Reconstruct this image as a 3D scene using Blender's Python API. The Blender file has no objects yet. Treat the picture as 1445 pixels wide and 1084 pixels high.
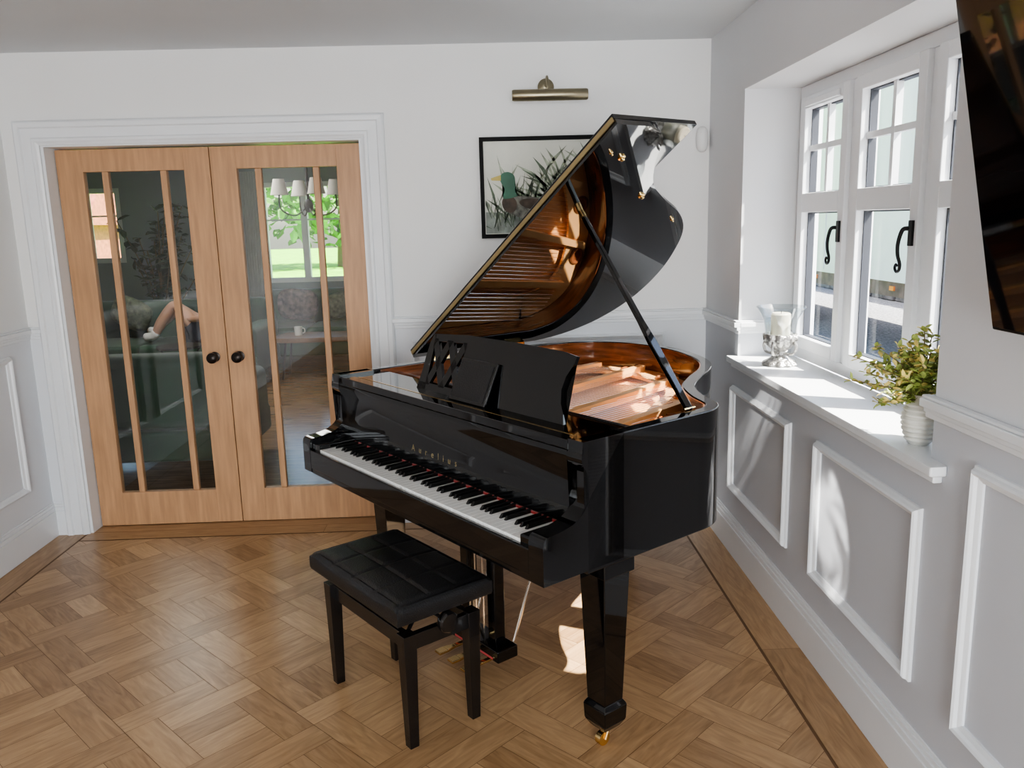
import bpy, bmesh, math, random
from math import sin, cos, radians, pi, sqrt, atan2
from mathutils import Matrix, Vector
random.seed(7)
SC = bpy.context.scene
COL = SC.collection
try:
    SC.view_settings.view_transform = 'AgX'; SC.view_settings.look = 'AgX - Medium High Contrast'
except Exception as ex_: print(ex_)

# ------------------------------------------------------------------ materials
def mat(name, col, rough=.5, metal=0., coat=0., var=.06, scale=6., bump=0., bscale=40., spec=None, sheen=0., stretch=None):
    m = bpy.data.materials.new(name); m.use_nodes = True
    nt = m.node_tree; b = nt.nodes['Principled BSDF']
    tc = nt.nodes.new('ShaderNodeTexCoord'); mp = nt.nodes.new('ShaderNodeMapping')
    nt.links.new(tc.outputs['Object'], mp.inputs[0])
    if stretch: mp.inputs['Scale'].default_value = stretch
    n = nt.nodes.new('ShaderNodeTexNoise'); n.inputs['Scale'].default_value = scale; n.inputs['Detail'].default_value = 4
    nt.links.new(mp.outputs[0], n.inputs['Vector'])
    r = nt.nodes.new('ShaderNodeValToRGB')
    r.color_ramp.elements[0].position = .3; r.color_ramp.elements[1].position = .7
    c0 = [max(0, c*(1-var)) for c in col]; c1 = [min(1, c*(1+var)) for c in col]
    r.color_ramp.elements[0].color = (*c0, 1); r.color_ramp.elements[1].color = (*c1, 1)
    nt.links.new(n.outputs['Fac'], r.inputs[0]); nt.links.new(r.outputs[0], b.inputs['Base Color'])
    b.inputs['Roughness'].default_value = rough; b.inputs['Metallic'].default_value = metal
    b.inputs['Coat Weight'].default_value = coat; b.inputs['Coat Roughness'].default_value = .02
    if spec is not None: b.inputs['Specular IOR Level'].default_value = spec
    if sheen: b.inputs['Sheen Weight'].default_value = sheen
    if bump:
        n2 = nt.nodes.new('ShaderNodeTexNoise'); n2.inputs['Scale'].default_value = bscale
        nt.links.new(mp.outputs[0], n2.inputs['Vector'])
        bp = nt.nodes.new('ShaderNodeBump'); bp.inputs['Strength'].default_value = bump; bp.inputs['Distance'].default_value = .01
        nt.links.new(n2.outputs['Fac'], bp.inputs['Height']); nt.links.new(bp.outputs[0], b.inputs['Normal'])
    return m

def glass_mat(name, tint=(1, 1, 1), f0=.04, f1=.7):
    m = bpy.data.materials.new(name); m.use_nodes = True; nt = m.node_tree
    nt.nodes.clear()
    o = nt.nodes.new('ShaderNodeOutputMaterial'); mx = nt.nodes.new('ShaderNodeMixShader')
    t = nt.nodes.new('ShaderNodeBsdfTransparent'); t.inputs[0].default_value = (*tint, 1)
    g = nt.nodes.new('ShaderNodeBsdfGlossy'); g.inputs['Roughness'].default_value = .01
    f = nt.nodes.new('ShaderNodeLayerWeight'); f.inputs['Blend'].default_value = .5
    p = nt.nodes.new('ShaderNodeMath'); p.operation = 'POWER'; p.inputs[1].default_value = 5
    mu = nt.nodes.new('ShaderNodeMath'); mu.operation = 'MULTIPLY_ADD'; mu.inputs[1].default_value = f1; mu.inputs[2].default_value = f0
    nt.links.new(f.outputs['Facing'], p.inputs[0]); nt.links.new(p.outputs[0], mu.inputs[0]); nt.links.new(mu.outputs[0], mx.inputs[0])
    nt.links.new(t.outputs[0], mx.inputs[1]); nt.links.new(g.outputs[0], mx.inputs[2]); nt.links.new(mx.outputs[0], o.inputs[0])
    return m

def plank_mat(name, dark, light, rough=.35):
    m = bpy.data.materials.new(name); m.use_nodes = True; nt = m.node_tree; b = nt.nodes['Principled BSDF']
    uv = nt.nodes.new('ShaderNodeUVMap'); uv.uv_map = 'UVMap'
    mp = nt.nodes.new('ShaderNodeMapping'); mp.inputs['Scale'].default_value = (3.0, 22.0, 1)
    nt.links.new(uv.outputs[0], mp.inputs[0])
    n = nt.nodes.new('ShaderNodeTexNoise'); n.inputs['Scale'].default_value = 1.6; n.inputs['Detail'].default_value = 6; n.inputs['Distortion'].default_value = 1.8
    nt.links.new(mp.outputs[0], n.inputs['Vector'])
    at = nt.nodes.new('ShaderNodeAttribute'); at.attribute_name = 'tint'
    ad = nt.nodes.new('ShaderNodeMath'); ad.operation = 'MULTIPLY_ADD'; ad.inputs[1].default_value = .70
    nt.links.new(n.outputs['Fac'], ad.inputs[0])
    m2 = nt.nodes.new('ShaderNodeMath'); m2.operation = 'MULTIPLY'; m2.inputs[1].default_value = .34
    nt.links.new(at.outputs['Fac'], m2.inputs[0]); nt.links.new(m2.outputs[0], ad.inputs[2])
    r = nt.nodes.new('ShaderNodeValToRGB'); e = r.color_ramp.elements
    e[0].position = .2; e[0].color = (*dark, 1); e[1].position = .88; e[1].color = (*light, 1)
    nt.links.new(ad.outputs[0], r.inputs[0]); nt.links.new(r.outputs[0], b.inputs['Base Color'])
    b.inputs['Roughness'].default_value = rough
    bp = nt.nodes.new('ShaderNodeBump'); bp.inputs['Strength'].default_value = .06; bp.inputs['Distance'].default_value = .004
    nt.links.new(n.outputs['Fac'], bp.inputs['Height']); nt.links.new(bp.outputs[0], b.inputs['Normal'])
    return m

M = {}
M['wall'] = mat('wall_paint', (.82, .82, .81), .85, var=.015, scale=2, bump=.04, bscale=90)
M['rwall'] = mat('window_wall_paint', (.68, .69, .71), .85, var=.015, scale=2, bump=.04, bscale=90)  # same paint as the other walls, window-side shade mixed into the colour
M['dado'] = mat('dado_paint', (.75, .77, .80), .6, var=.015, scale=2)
M['rdado'] = mat('window_dado_paint', (.58, .60, .64), .6, var=.015, scale=2)  # dado paint darkened, the shade on this wall is in its colour
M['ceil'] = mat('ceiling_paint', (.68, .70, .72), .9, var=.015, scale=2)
M['trim'] = mat('trim_gloss_white', (.80, .82, .84), .35, var=.01)
M['upvc'] = mat('white_upvc', (.80, .82, .85), .3, var=.01)
M['gasket'] = mat('rubber_gasket', (.05, .055, .07), .5)
M['oak'] = mat('oak_door_wood', (.52, .30, .16), .42, var=.16, scale=7, stretch=(6, 6, .5), bump=.05, bscale=30)
M['bronze'] = mat('dark_bronze', (.035, .028, .025), .35, metal=.8)
M['brass'] = mat('polished_brass', (.85, .62, .30), .18, metal=1)
M['hbrass'] = mat('hinge_brass', (.46, .37, .20), .38, metal=.9)
M['abrass'] = mat('antique_brass', (.33, .29, .20), .38, metal=1)
M['black'] = mat('piano_black_lacquer', (.002, .002, .0025), .05, coat=.6, var=.2, spec=.35)
M['lidblack'] = mat('lid_black_lacquer', (.002, .002, .0025), .02, coat=1., var=.2)
M['mahog'] = mat('inner_rim_mahogany', (.14, .045, .017), .15, coat=.6, var=.5, scale=8, stretch=(1, 1, 9))
M['gold'] = mat('bronze_painted_plate', (1.0, .54, .23), .30, metal=.4, var=.04)
M['sound'] = mat('spruce_soundboard', (.95, .47, .19), .35, coat=.3, var=.05, scale=6, stretch=(6, 1, 1))
M['steel'] = mat('string_steel', (.90, .82, .74), .25, metal=1)
M['copper'] = mat('wound_copper', (.36, .13, .05), .3, metal=.4)
M['felt'] = mat('red_felt', (.40, .015, .01), .95, sheen=.3)
M['ivory'] = mat('white_key_top', (.86, .86, .83), .18, coat=.3, var=.01)
M['ebony'] = mat('black_key', (.006, .006, .006), .25)
M['leather'] = mat('black_leather', (.012, .012, .013), .38, var=.2, bump=.2, bscale=220)
M['satin'] = mat('black_satin_wood', (.008, .007, .007), .22, coat=.3)
M['tv'] = mat('tv_screen', (.002, .002, .003), .05, coat=.5)
M['tvb'] = mat('tv_bezel', (.006, .006, .006), .4)
M['plastic'] = mat('white_plastic', (.78, .78, .77), .4, var=.01)
M['iron'] = mat('black_iron', (.012, .012, .014), .4, metal=.3)
M['glass'] = glass_mat('window_glass', (.98, .99, .99), .03, .55)
M['dglass'] = glass_mat('door_glass', (.90, .94, .94), .11, .8)
M['hglass'] = glass_mat('hurricane_glass', (.88, .91, .92), .12, .9)
M['silver'] = mat('aged_silver', (.50, .49, .47), .32, metal=.8, var=.5, scale=60, bump=.8, bscale=80)
M['wax'] = mat('cream_wax', (.88, .80, .64), .5)
M['ceram'] = mat('white_ceramic', (.72, .71, .65), .35)
M['leaf'] = mat('plant_leaf', (.30, .36, .09), .5, var=.5, scale=18)
M['leafy'] = mat('young_leaf', (.64, .52, .16), .5, var=.4, scale=18)
M['stem'] = mat('plant_stem', (.16, .12, .05), .6)
M['floor'] = plank_mat('parquet_oak', (.24, .132, .060), (.60, .395, .215), .30)
M['floorgap'] = mat('parquet_gap', (.15, .08, .035), .6)
M['velvet'] = mat('green_velvet', (.022, .068, .036), .8, sheen=.3, var=.3)
M['floral'] = mat('dark_floral_fabric', (.14, .10, .09), .9, var=.9, scale=22)
M['lilac'] = mat('patterned_green_fabric', (.13, .15, .10), .9, var=.7, scale=25)
M['fwall'] = mat('lounge_wall_paint', (.28, .33, .35), .8, var=.03)
M['skin'] = mat('skin', (.60, .34, .23), .55, var=.05)
M['sock'] = mat('white_sock', (.75, .74, .72), .9)
M['navy'] = mat('navy_cloth', (.02, .025, .045), .9)
M['hair'] = mat('brown_hair', (.05, .03, .02), .7)
M['shade'] = mat('cream_lampshade', (.75, .70, .62), .8)
M['grass'] = mat('lawn_grass', (.24, .62, .02), .9, var=.35, scale=3)
M['gravel'] = mat('gravel', (.26, .26, .27), .95, var=.6, scale=30, bump=.5, bscale=40)
M['trailer'] = mat('trailer_side', (.80, .76, .77), .5, var=.02)
M['tyre'] = mat('tyre_rubber', (.015, .015, .017), .8)
M['rust'] = mat('chassis_metal', (.13, .08, .07), .7, var=.5, scale=8)
M['stone'] = mat('dark_stone', (.12, .12, .13), .9, var=.7, scale=7, bump=.6, bscale=12)
M['orange'] = mat('marker_lamp', (.8, .2, .03), .4)
M['brick'] = mat('red_roof', (.42, .13, .08), .8, var=.3, scale=10)
M['paper'] = mat('picture_paper', (.66, .67, .60), .7, var=.10, scale=5)
M['frame'] = mat('picture_frame_black', (.006, .006, .006), .6, spec=.2)
M['dgreen'] = mat('duck_head_green', (.02, .11, .06), .5, var=.3)
M['dbrown'] = mat('duck_breast_brown', (.07, .05, .035), .6, var=.4, scale=30)
M['dgrey'] = mat('duck_flank_grey', (.14, .14, .12), .6, var=.7, scale=40)
M['dyel'] = mat('duck_bill_yellow', (.5, .40, .10), .5)
M['reed'] = mat('painted_reed', (.10, .13, .09), .7, var=.6, scale=25)
M['reedl'] = mat('painted_reed_pale', (.30, .34, .26), .7, var=.5, scale=25)
M['water'] = mat('painted_water', (.24, .27, .24), .6, var=.5, scale=14)
M['curtain'] = mat('pale_curtain', (.55, .55, .52), .9, var=.05)
M['walnut'] = mat('live_edge_wood', (.20, .10, .04), .4, var=.3, scale=6, stretch=(1, 8, 1))

# ------------------------------------------------------------------ mesh helpers
PM = {}
class MB:
    def __init__(s): s.bm = bmesh.new(); s.T = Matrix.Identity(4)
    def v(s, co): return s.bm.verts.new(s.T @ Vector(co))
    def f(s, vs):
        try: return s.bm.faces.new(vs)
        except ValueError: return None
    def box(s, x0, x1, y0, y1, z0, z1):
        P = [s.v((x, y, z)) for z in (z0, z1) for y in (y0, y1) for x in (x0, x1)]
        for q in ((0, 2, 3, 1), (4, 5, 7, 6), (0, 1, 5, 4), (2, 6, 7, 3), (0, 4, 6, 2), (1, 3, 7, 5)): s.f([P[i] for i in q])
        return s
    def frus(s, cx, cy, z0, z1, a, b, a2=None, b2=None):
        a2 = a if a2 is None else a2; b2 = b if b2 is None else b2
        lo = [s.v((cx+i*a, cy+j*a2, z0)) for i, j in ((-1, -1), (1, -1), (1, 1), (-1, 1))]
        hi = [s.v((cx+i*b, cy+j*b2, z1)) for i, j in ((-1, -1), (1, -1), (1, 1), (-1, 1))]
        s.f(lo[::-1]); s.f(hi)
        for i in range(4): s.f([lo[i], lo[(i+1) % 4], hi[(i+1) % 4], hi[i]])
        return s
    def prism(s, pts, lo, hi, fn=None):
        fn = fn or (lambda p, h: (p[0], p[1], h))
        A = [s.v(fn(p, lo)) for p in pts]; B = [s.v(fn(p, hi)) for p in pts]
        fa = s.f(A[::-1]); fb = s.f(B)
        for i in range(len(pts)): s.f([A[i], A[(i+1) % len(pts)], B[(i+1) % len(pts)], B[i]])
        if len(pts) > 4: bmesh.ops.triangulate(s.bm, faces=[x for x in (fa, fb) if x])
        return s
    def ring(s, O, I, z0, z1, closed=False):
        n = len(O); vs = [[s.v((p[0], p[1], z)) for p in Q] for Q in (O, I) for z in (z0, z1)]
        o0, o1, i0, i1 = vs
        for k in range(n if closed else n-1):
            j = (k+1) % n
            s.f([o0[k], o0[j], o1[j], o1[k]]); s.f([i0[j], i0[k], i1[k], i1[j]])
            s.f([o1[k], o1[j], i1[j], i1[k]]); s.f([o0[j], o0[k], i0[k], i0[j]])
        if not closed:
            s.f([o0[0], o1[0], i1[0], i0[0]]); s.f([o0[-1], i0[-1], i1[-1], o1[-1]])
        return s
    def loops(s, L, closed=True):
        V = [[s.v(p) for p in l] for l in L]
        for A, B in zip(V, V[1:]):
            n = len(A)
            for k in range(n if closed else n-1): s.f([A[k], A[(k+1) % n], B[(k+1) % n], B[k]])
        return s
    def tube(s, pts, r, n=8, caps=True):
        pts = [Vector(p) for p in pts]; rs = r if isinstance(r, (list, tuple)) else [r]*len(pts); rings = []
        prev = None
        for i, p in enumerate(pts):
            d = (pts[min(i+1, len(pts)-1)] - pts[max(i-1, 0)]).normalized()
            if prev is None:
                a = Vector((0, 0, 1)) if abs(d.z) < .9 else Vector((1, 0, 0))
                x = d.cross(a).normalized()
            else: x = (prev - d*prev.dot(d)).normalized()
            prev = x; y = d.cross(x)
            rings.append([s.v(p + (x*cos(2*pi*k/n) + y*sin(2*pi*k/n))*rs[i]) for k in range(n)])
        for i in range(len(rings)-1):
            for k in range(n): s.f([rings[i][k], rings[i][(k+1) % n], rings[i+1][(k+1) % n], rings[i+1][k]])
        if caps: s.f(rings[0][::-1]); s.f(rings[-1])
        return s
    def lathe(s, prof, c=(0, 0, 0), n=32, amp=0, lobes=0):
        rings = []
        for r, z in prof:
            if r < 1e-6: rings.append([s.v((c[0], c[1], c[2]+z))])
            else: rings.append([s.v((c[0]+r*(1+amp*cos(lobes*2*pi*k/n))*cos(2*pi*k/n), c[1]+r*(1+amp*cos(lobes*2*pi*k/n))*sin(2*pi*k/n), c[2]+z)) for k in range(n)])
        for A, B in zip(rings, rings[1:]):
            for k in range(n):
                a = [A[k % len(A)], A[(k+1) % len(A)]] if len(A) > 1 else [A[0]]
                b = [B[(k+1) % len(B)], B[k % len(B)]] if len(B) > 1 else [B[0]]
                if len(a)+len(b) > 2: s.f(a+b)
        return s
    def ell(s, c, r, n=16, m=10, e=1.0):
        rings = []
        for i in range(m+1):
            t = -pi/2 + pi*i/m
            cz = abs(sin(t))**e*(1 if sin(t) > 0 else -1); cr = abs(cos(t))**e
            if i in (0, m): rings.append([s.v((c[0], c[1], c[2]+r[2]*cz))])
            else: rings.append([s.v((c[0]+r[0]*cr*(abs(cos(q))**e*(1 if cos(q) > 0 else -1)), c[1]+r[1]*cr*(abs(sin(q))**e*(1 if sin(q) > 0 else -1)), c[2]+r[2]*cz)) for q in [2*pi*k/n+.001 for k in range(n)]])
        for A, B in zip(rings, rings[1:]):
            for k in range(n):
                a = [A[k], A[(k+1) % n]] if len(A) > 1 else [A[0]]
                b = [B[(k+1) % n], B[k]] if len(B) > 1 else [B[0]]
                s.f(a+b)
        return s
    def build(s, name, m, parent=None, bevel=0, smooth=False, world=False, seg=2, loc=None):
        bmesh.ops.recalc_face_normals(s.bm, faces=s.bm.faces)
        me = bpy.data.meshes.new(name); s.bm.to_mesh(me); s.bm.free()
        o = bpy.data.objects.new(name, me); COL.objects.link(o); me.materials.append(M[m] if isinstance(m, str) else m)
        if world and parent is not None: me.transform(PM[parent.name].inverted())
        if parent is not None: o.parent = parent
        if loc is not None: me.transform(Matrix.Translation(-Vector(loc))); o.location = loc
        PM[o.name] = (PM[parent.name] if (parent is not None) else Matrix.Identity(4))
        if smooth:
            for p in me.polygons: p.use_smooth = True
            me.set_sharp_from_angle(angle=radians(40))
        if bevel:
            b = o.modifiers.new('bevel', 'BEVEL'); b.width = bevel; b.segments = seg; b.limit_method = 'ANGLE'; b.angle_limit = radians(35)
            for p in me.polygons: p.use_smooth = True
            me.set_sharp_from_angle(angle=radians(35)); b.harden_normals = True
        return o
def thing(name, label, cat, loc=(0, 0, 0), rz=0, group=None):
    o = bpy.data.objects.new(name, None); COL.objects.link(o); o.location = loc; o.rotation_euler = (0, 0, rz)
    o.empty_display_size = .1
    PM[o.name] = Matrix.Translation(Vector(loc)) @ Matrix.Rotation(rz, 4, 'Z')
    if label: o['label'] = label; o['category'] = cat
    if group: o['group'] = group
    return o
def tag(o, label, cat, group=None, kind=None):
    o['label'] = label; o['category'] = cat
    if group: o['group'] = group
    if kind: o['kind'] = kind
    return o
def struct(o): o['kind'] = 'structure'; return o
def catmull(P, n=8, closed=False):
    out = []; P = [Vector(p) for p in P]; N = len(P)
    for i in range(N if closed else N-1):
        g = (lambda k: P[k % N]) if closed else (lambda k: P[max(0, min(N-1, k))])
        p0, p1, p2, p3 = g(i-1), g(i), g(i+1), g(i+2)
        for k in range(n):
            t = k/n
            out.append(.5*((2*p1)+(p2-p0)*t+(2*p0-5*p1+4*p2-p3)*t*t+(3*p1-p0-3*p2+p3)*t**3))
    if not closed: out.append(P[-1])
    return out
def offset(path, d):
    out = []
    for i, p in enumerate(path):
        a = path[max(0, i-1)]; b = path[min(len(path)-1, i+1)]
        t = (Vector(b)-Vector(a)).normalized(); out.append(Vector((p[0]-t.y*d, p[1]+t.x*d)))
    return out
def clip(poly, x0, x1, y0, y1):
    K = len(poly[0])
    def cl(P, ax, val, sgn):
        out = []
        for i in range(len(P)):
            a, c = P[i], P[(i+1) % len(P)]
            ia, ic = sgn*(a[ax]-val) >= 0, sgn*(c[ax]-val) >= 0
            if ia: out.append(a)
            if ia != ic:
                t = (val-a[ax])/(c[ax]-a[ax]); out.append(tuple(a[k]+(c[k]-a[k])*t for k in range(K)))
        return out
    for ax, val, s in ((0, x0, 1), (0, x1, -1), (1, y0, 1), (1, y1, -1)):
        poly = cl(poly, ax, val, s)
        if len(poly) < 3: return []
    return poly

# ------------------------------------------------------------------ camera
f_, yaw, pit, rol, H = 1157.6543, radians(1.526), radians(11.148), radians(1.513), 1.5665
F = Vector((sin(yaw)*cos(pit), cos(yaw)*cos(pit), -sin(pit)))
R0 = Vector((cos(yaw), -sin(yaw), 0)); U0 = R0.cross(F)
R = cos(rol)*R0 - sin(rol)*U0; U = sin(rol)*R0 + cos(rol)*U0; O = Vector((0, 0, H))
cd = bpy.data.cameras.new('camera'); cam = bpy.data.objects.new('camera', cd); COL.objects.link(cam)
cd.sensor_fit = 'HORIZONTAL'; cd.sensor_width = 36; cd.lens = f_*36/1445; cd.clip_start = .02; cd.clip_end = 500
mw = Matrix.Identity(4)
for i, c in enumerate((R, U, -F)):
    for k in range(3): mw[k][i] = c[k]
mw.translation = O; cam.matrix_world = mw; SC.camera = cam

# ------------------------------------------------------------------ room shell
XR, XL, D, ZC = 1.127, -2.33, 4.208, 2.419
YN = -2.9
DX0, DXM, DX1, DY, DH = -2.136, -1.374, -.612, 4.30, 1.981
WY0, WY1, WZ0, WZ1, WX = 2.0, 3.65, .915, 2.10, 1.37
ZS, ZR = .944, 1.107

b = MB()
b.box(XL-.2, DX0-.03, D, D+.15, ZR, ZC); b.box(DX1+.03, XR+.35, D, D+.15, ZR, ZC); b.box(DX0-.03, DX1+.03, D, D+.15, DH+.025, ZC)
wb = struct(b.build('wall_back', 'wall'))
b = MB(); b.box(XL-.2, DX0-.03, D, D+.15, 0, ZR); b.box(DX1+.03, XR+.35, D, D+.15, 0, ZR); b.build('dado', 'dado', wb)
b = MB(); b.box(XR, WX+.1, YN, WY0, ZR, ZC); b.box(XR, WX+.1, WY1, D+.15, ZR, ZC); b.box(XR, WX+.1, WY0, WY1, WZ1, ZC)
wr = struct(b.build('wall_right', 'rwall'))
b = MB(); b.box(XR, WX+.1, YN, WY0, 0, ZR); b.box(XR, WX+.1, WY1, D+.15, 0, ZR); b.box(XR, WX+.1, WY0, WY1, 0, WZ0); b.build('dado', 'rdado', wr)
b = MB(); b.box(XL-.15, XL, YN, D, ZR, ZC); wl = struct(b.build('wall_left', 'wall'))
b = MB(); b.box(XL-.15, XL, YN, D, 0, ZR); b.build('dado', 'dado', wl)
b = MB()
FW0, FW1 = -.6, 1.0
b.box(XL-.15, FW0, YN-.15, YN, 0, ZC); b.box(FW1, XR+.35, YN-.15, YN, 0, ZC); b.box(FW0, FW1, YN-.15, YN, 2.1, ZC); b.box(FW0, FW1, YN-.15, YN, 0, .5)
struct(b.build('wall_front', 'wall'))
b = MB(); b.box(XL-.2, XR+.4, YN-.2, D+.15, ZC, ZC+.15); struct(b.build('ceiling', 'ceil'))

def plank_floor(name, x0, x1, y0, y1, w, ang, z, extra):
    verts, faces, uvs, tint = [], [], [], []
    ca, sa = cos(ang), sin(ang); cx, cy = (x0+x1)/2, (y0+y1)/2
    g = .0008
    def add(px0, px1, py0, py1, rot=True, area=None, t=None):
        along_x = (px1-px0) >= (py1-py0); off = (random.random()*20, random.random()*20)
        t = random.random() if t is None else t
        P = []
        for (x, y) in ((px0+g, py0+g), (px1-g, py0+g), (px1-g, py1-g), (px0+g, py1-g)):
            u, v = (x, y) if along_x else (y, x)
            X, Y = (cx+x*ca-y*sa, cy+x*sa+y*ca) if rot else (x, y)
            P.append((X, Y, u+off[0], v+off[1]))
        a = area or (x0, x1, y0, y1); P = clip(P, *a)
        if not P: return
        n = len(verts); verts.extend((p[0], p[1], z) for p in P); faces.append(list(range(n, n+len(P)))); uvs.extend((p[2], p[3]) for p in P); tint.append(t)
    N = int(max(x1-x0, y1-y0)/(4*w)*1.0)+2
    for i in range(-N, N):
        for j in range(-N, N):
            X, Y = i*4*w, j*4*w
            add(X, X+3*w, Y, Y+w); add(X+3*w, X+4*w, Y, Y+3*w); add(X+w, X+4*w, Y+3*w, Y+4*w); add(X, X+w, Y+w, Y+4*w)
            if (i+j) % 2: add(X+w, X+3*w, Y+w, Y+2*w); add(X+w, X+3*w, Y+2*w, Y+3*w)
            else: add(X+w, X+2*w, Y+w, Y+3*w); add(X+2*w, X+3*w, Y+w, Y+3*w)
    for (a0, a1, b0, b1, t) in extra: add(a0, a1, b0, b1, False, (a0, a1, b0, b1), t)
    me = bpy.data.meshes.new(name); me.from_pydata(verts, [], faces)
    ul = me.uv_layers.new(name='UVMap')
    for i, u in enumerate(uvs): ul.data[i].uv = u
    at = me.attributes.new('tint', 'FLOAT', 'FACE')
    for i, t in enumerate(tint): at.data[i].value = t
    o = bpy.data.objects.new(name, me); COL.objects.link(o); me.materials.append(M['floor']); return o
fb = MB(); fb.box(XL-.2, XR+.3, YN-.1, D+.15, -.06, -.002); fl = struct(fb.build('floor', 'floorgap'))
BW = .17
ex = []
y = YN
while y < D:
    y2 = min(D, y+1.3+random.random()*.5)
    ex.append((XR-BW+.010, XR, y, y2, .2+random.random()*.5)); ex.append((XL, XL+BW-.010, max(YN, y-.4), (y2-.4 if y2 < D else D), .2+random.random()*.5)); y = y2
ex.append((DX0-.03, DX1+.03, D+.001, D+.15, .5)); ex.append((XL+BW, -.9, D-.11, D, .45)); ex.append((-.9, .3, D-.11, D, .6)); ex.append((.3, XR-BW, D-.11, D, .4))
pf = plank_floor('parquet', XL+BW, XR-BW, YN, D-.12, .106, radians(45), 0.0, ex); pf.parent = fl

def skirt(name, pts, hgt=.18, t=.02):
    b = MB()
    for (ax, c, s, a0, a1) in pts:
        for z0, z1, th in ((0, hgt-.045, t), (hgt-.045, hgt-.025, t*.8), (hgt-.025, hgt-.01, t*.55), (hgt-.01, hgt, t*.3)):
            if ax == 'x': b.box(*sorted((c, c+s*th)), a0, a1, z0, z1)
            else: b.box(a0, a1, *sorted((c, c+s*th)), z0, z1)
    return struct(b.build(name, 'trim', bevel=.002))
skirt('baseboard_back', [('y', D, -1, DX1+.10, XR), ('y', D, -1, XL, DX0-.12)])
skirt('baseboard_right', [('x', XR, -1, YN, D)])
skirt('baseboard_left', [('x', XL, 1, YN, D)])
def rail(name, pts):
    b = MB()
    for (ax, c, s, a0, a1) in pts:
        for z0, z1, th in ((ZR-.06, ZR-.045, .010), (ZR-.045, ZR-.03, .016), (ZR-.03, ZR-.008, .028), (ZR-.008, ZR, .022)):
            if ax == 'x': b.box(*sorted((c, c+s*th)), a0, a1, z0, z1)
            else: b.box(a0, a1, *sorted((c, c+s*th)), z0, z1)
    return struct(b.build(name, 'trim', bevel=.003))
rail('trim_1', [('y', D, -1, DX1+.10, XR), ('y', D, -1, XL, DX0-.12)])
rail('trim_2', [('x', XR, -1, WY1-.027, D), ('y', WY1, -1, XR, WX-.03)])
rail('trim_3', [('x', XR, -1, YN, WY0+.027), ('y', WY0, 1, XR, WX-.03)])
rail('trim_4', [('x', XL, 1, YN, D)])
TN = [5]
def panel(ax, c, s, a0, a1, z0, z1):
    b = MB(); L = []
    for w_, th in ((0, 0), (0, .008), (.005, .012), (.008, .020), (.013, .024), (.019, .020), (.023, .012), (.029, .009), (.034, .006), (.034, 0)):
        rc = [(a0+w_, z0+w_), (a1-w_, z0+w_), (a1-w_, z1-w_), (a0+w_, z1-w_)]
        L.append([((c+s*th), p, q) if ax == 'x' else (p, c+s*th, q) for p, q in rc])
    b.loops(L)
    o = struct(b.build('trim_%d' % TN[0], 'trim')); TN[0] += 1
for a0, a1, z1 in ((2.96, 3.70, .80), (2.017, 2.712, .80), (1.0, 1.80, .985), (0, .8, .985)): panel('x', XR, -1, a0, a1, .30, z1)
panel('y', D, -1, -.40, .91, .30, .99)
for a0, a1 in ((3.2, 4.0), (2.1, 3.0), (1.0, 1.9)): panel('x', XL, 1, a0, a1, .30, .99)

b = MB(); L = []
x0, x1, zt = DX0-.015, DX1+.015, DH+.01
for w_, th in ((0, 0), (0, .014), (.010, .018), (.018, .024), (.030, .024), (.036, .017), (.078, .019), (.084, .028), (.104, .030), (.112, .024), (.116, .012), (.116, 0)):
    L.append([(x0-w_, D-th, 0), (x0-w_, D-th, zt+w_), (x1+w_, D-th, zt+w_), (x1+w_, D-th, 0)])
b.loops(L, closed=False)
b.box(DX0-.03, DX0-.002, D-.001, D+.15, 0, DH+.025); b.box(DX1+.002, DX1+.03, D-.001, D+.15, 0, DH+.025); b.box(DX0-.002, DX1+.002, D-.001, D+.15, DH+.003, DH+.025)
struct(b.build('trim_%d' % TN[0], 'trim')); TN[0] += 1

def door(n, x0, knob_right):
    e = struct(thing('door_%d' % n, None, None, (x0, DY, 0)))
    W, Hh, T = .760, DH-.004, .038; gx0, gx1, gz0, gz1 = .131, .631, .187, 1.868
    b = MB(); b.box(.002, gx0, 0, T, .004, Hh); b.box(gx1, W, 0, T, .004, Hh); b.build('stile', 'oak', e, bevel=.002)
    b = MB(); b.box(gx0, gx1, 0, T, .004, gz0); b.box(gx0, gx1, 0, T, gz1, Hh); b.build('rail', 'oak', e, bevel=.001)
    for c in (.105, .395):
        b = MB(); b.box(gx0+c-.016, gx0+c+.016, .002, T-.002, gz0, gz1); b.build('glazing_bar', 'oak', e, bevel=.004)
    b = MB()
    for a, c in ((gx0, gx0+.089), (gx0+.121, gx0+.379), (gx0+.411, gx1)): b.f([b.v(p) for p in ((a, .018, gz0), (c, .018, gz0), (c, .018, gz1), (a, .018, gz1))])
    b.build('glass', 'dglass', e)
    kx = (W-.063) if knob_right else .063
    b = MB(); b.T = Matrix.Translation((kx, 0, .915)) @ Matrix.Rotation(pi/2, 4, 'X')
    b.lathe([(0, 0), (.026, 0), (.027, .006), (.012, .010), (.010, .028), (.022, .036), (.029, .050), (.027, .062), (.015, .070), (0, .072)], n=24)
    b.build('door_knob', 'bronze', e, smooth=True)
door(1, DX0, True); door(2, DXM, False)

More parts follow.
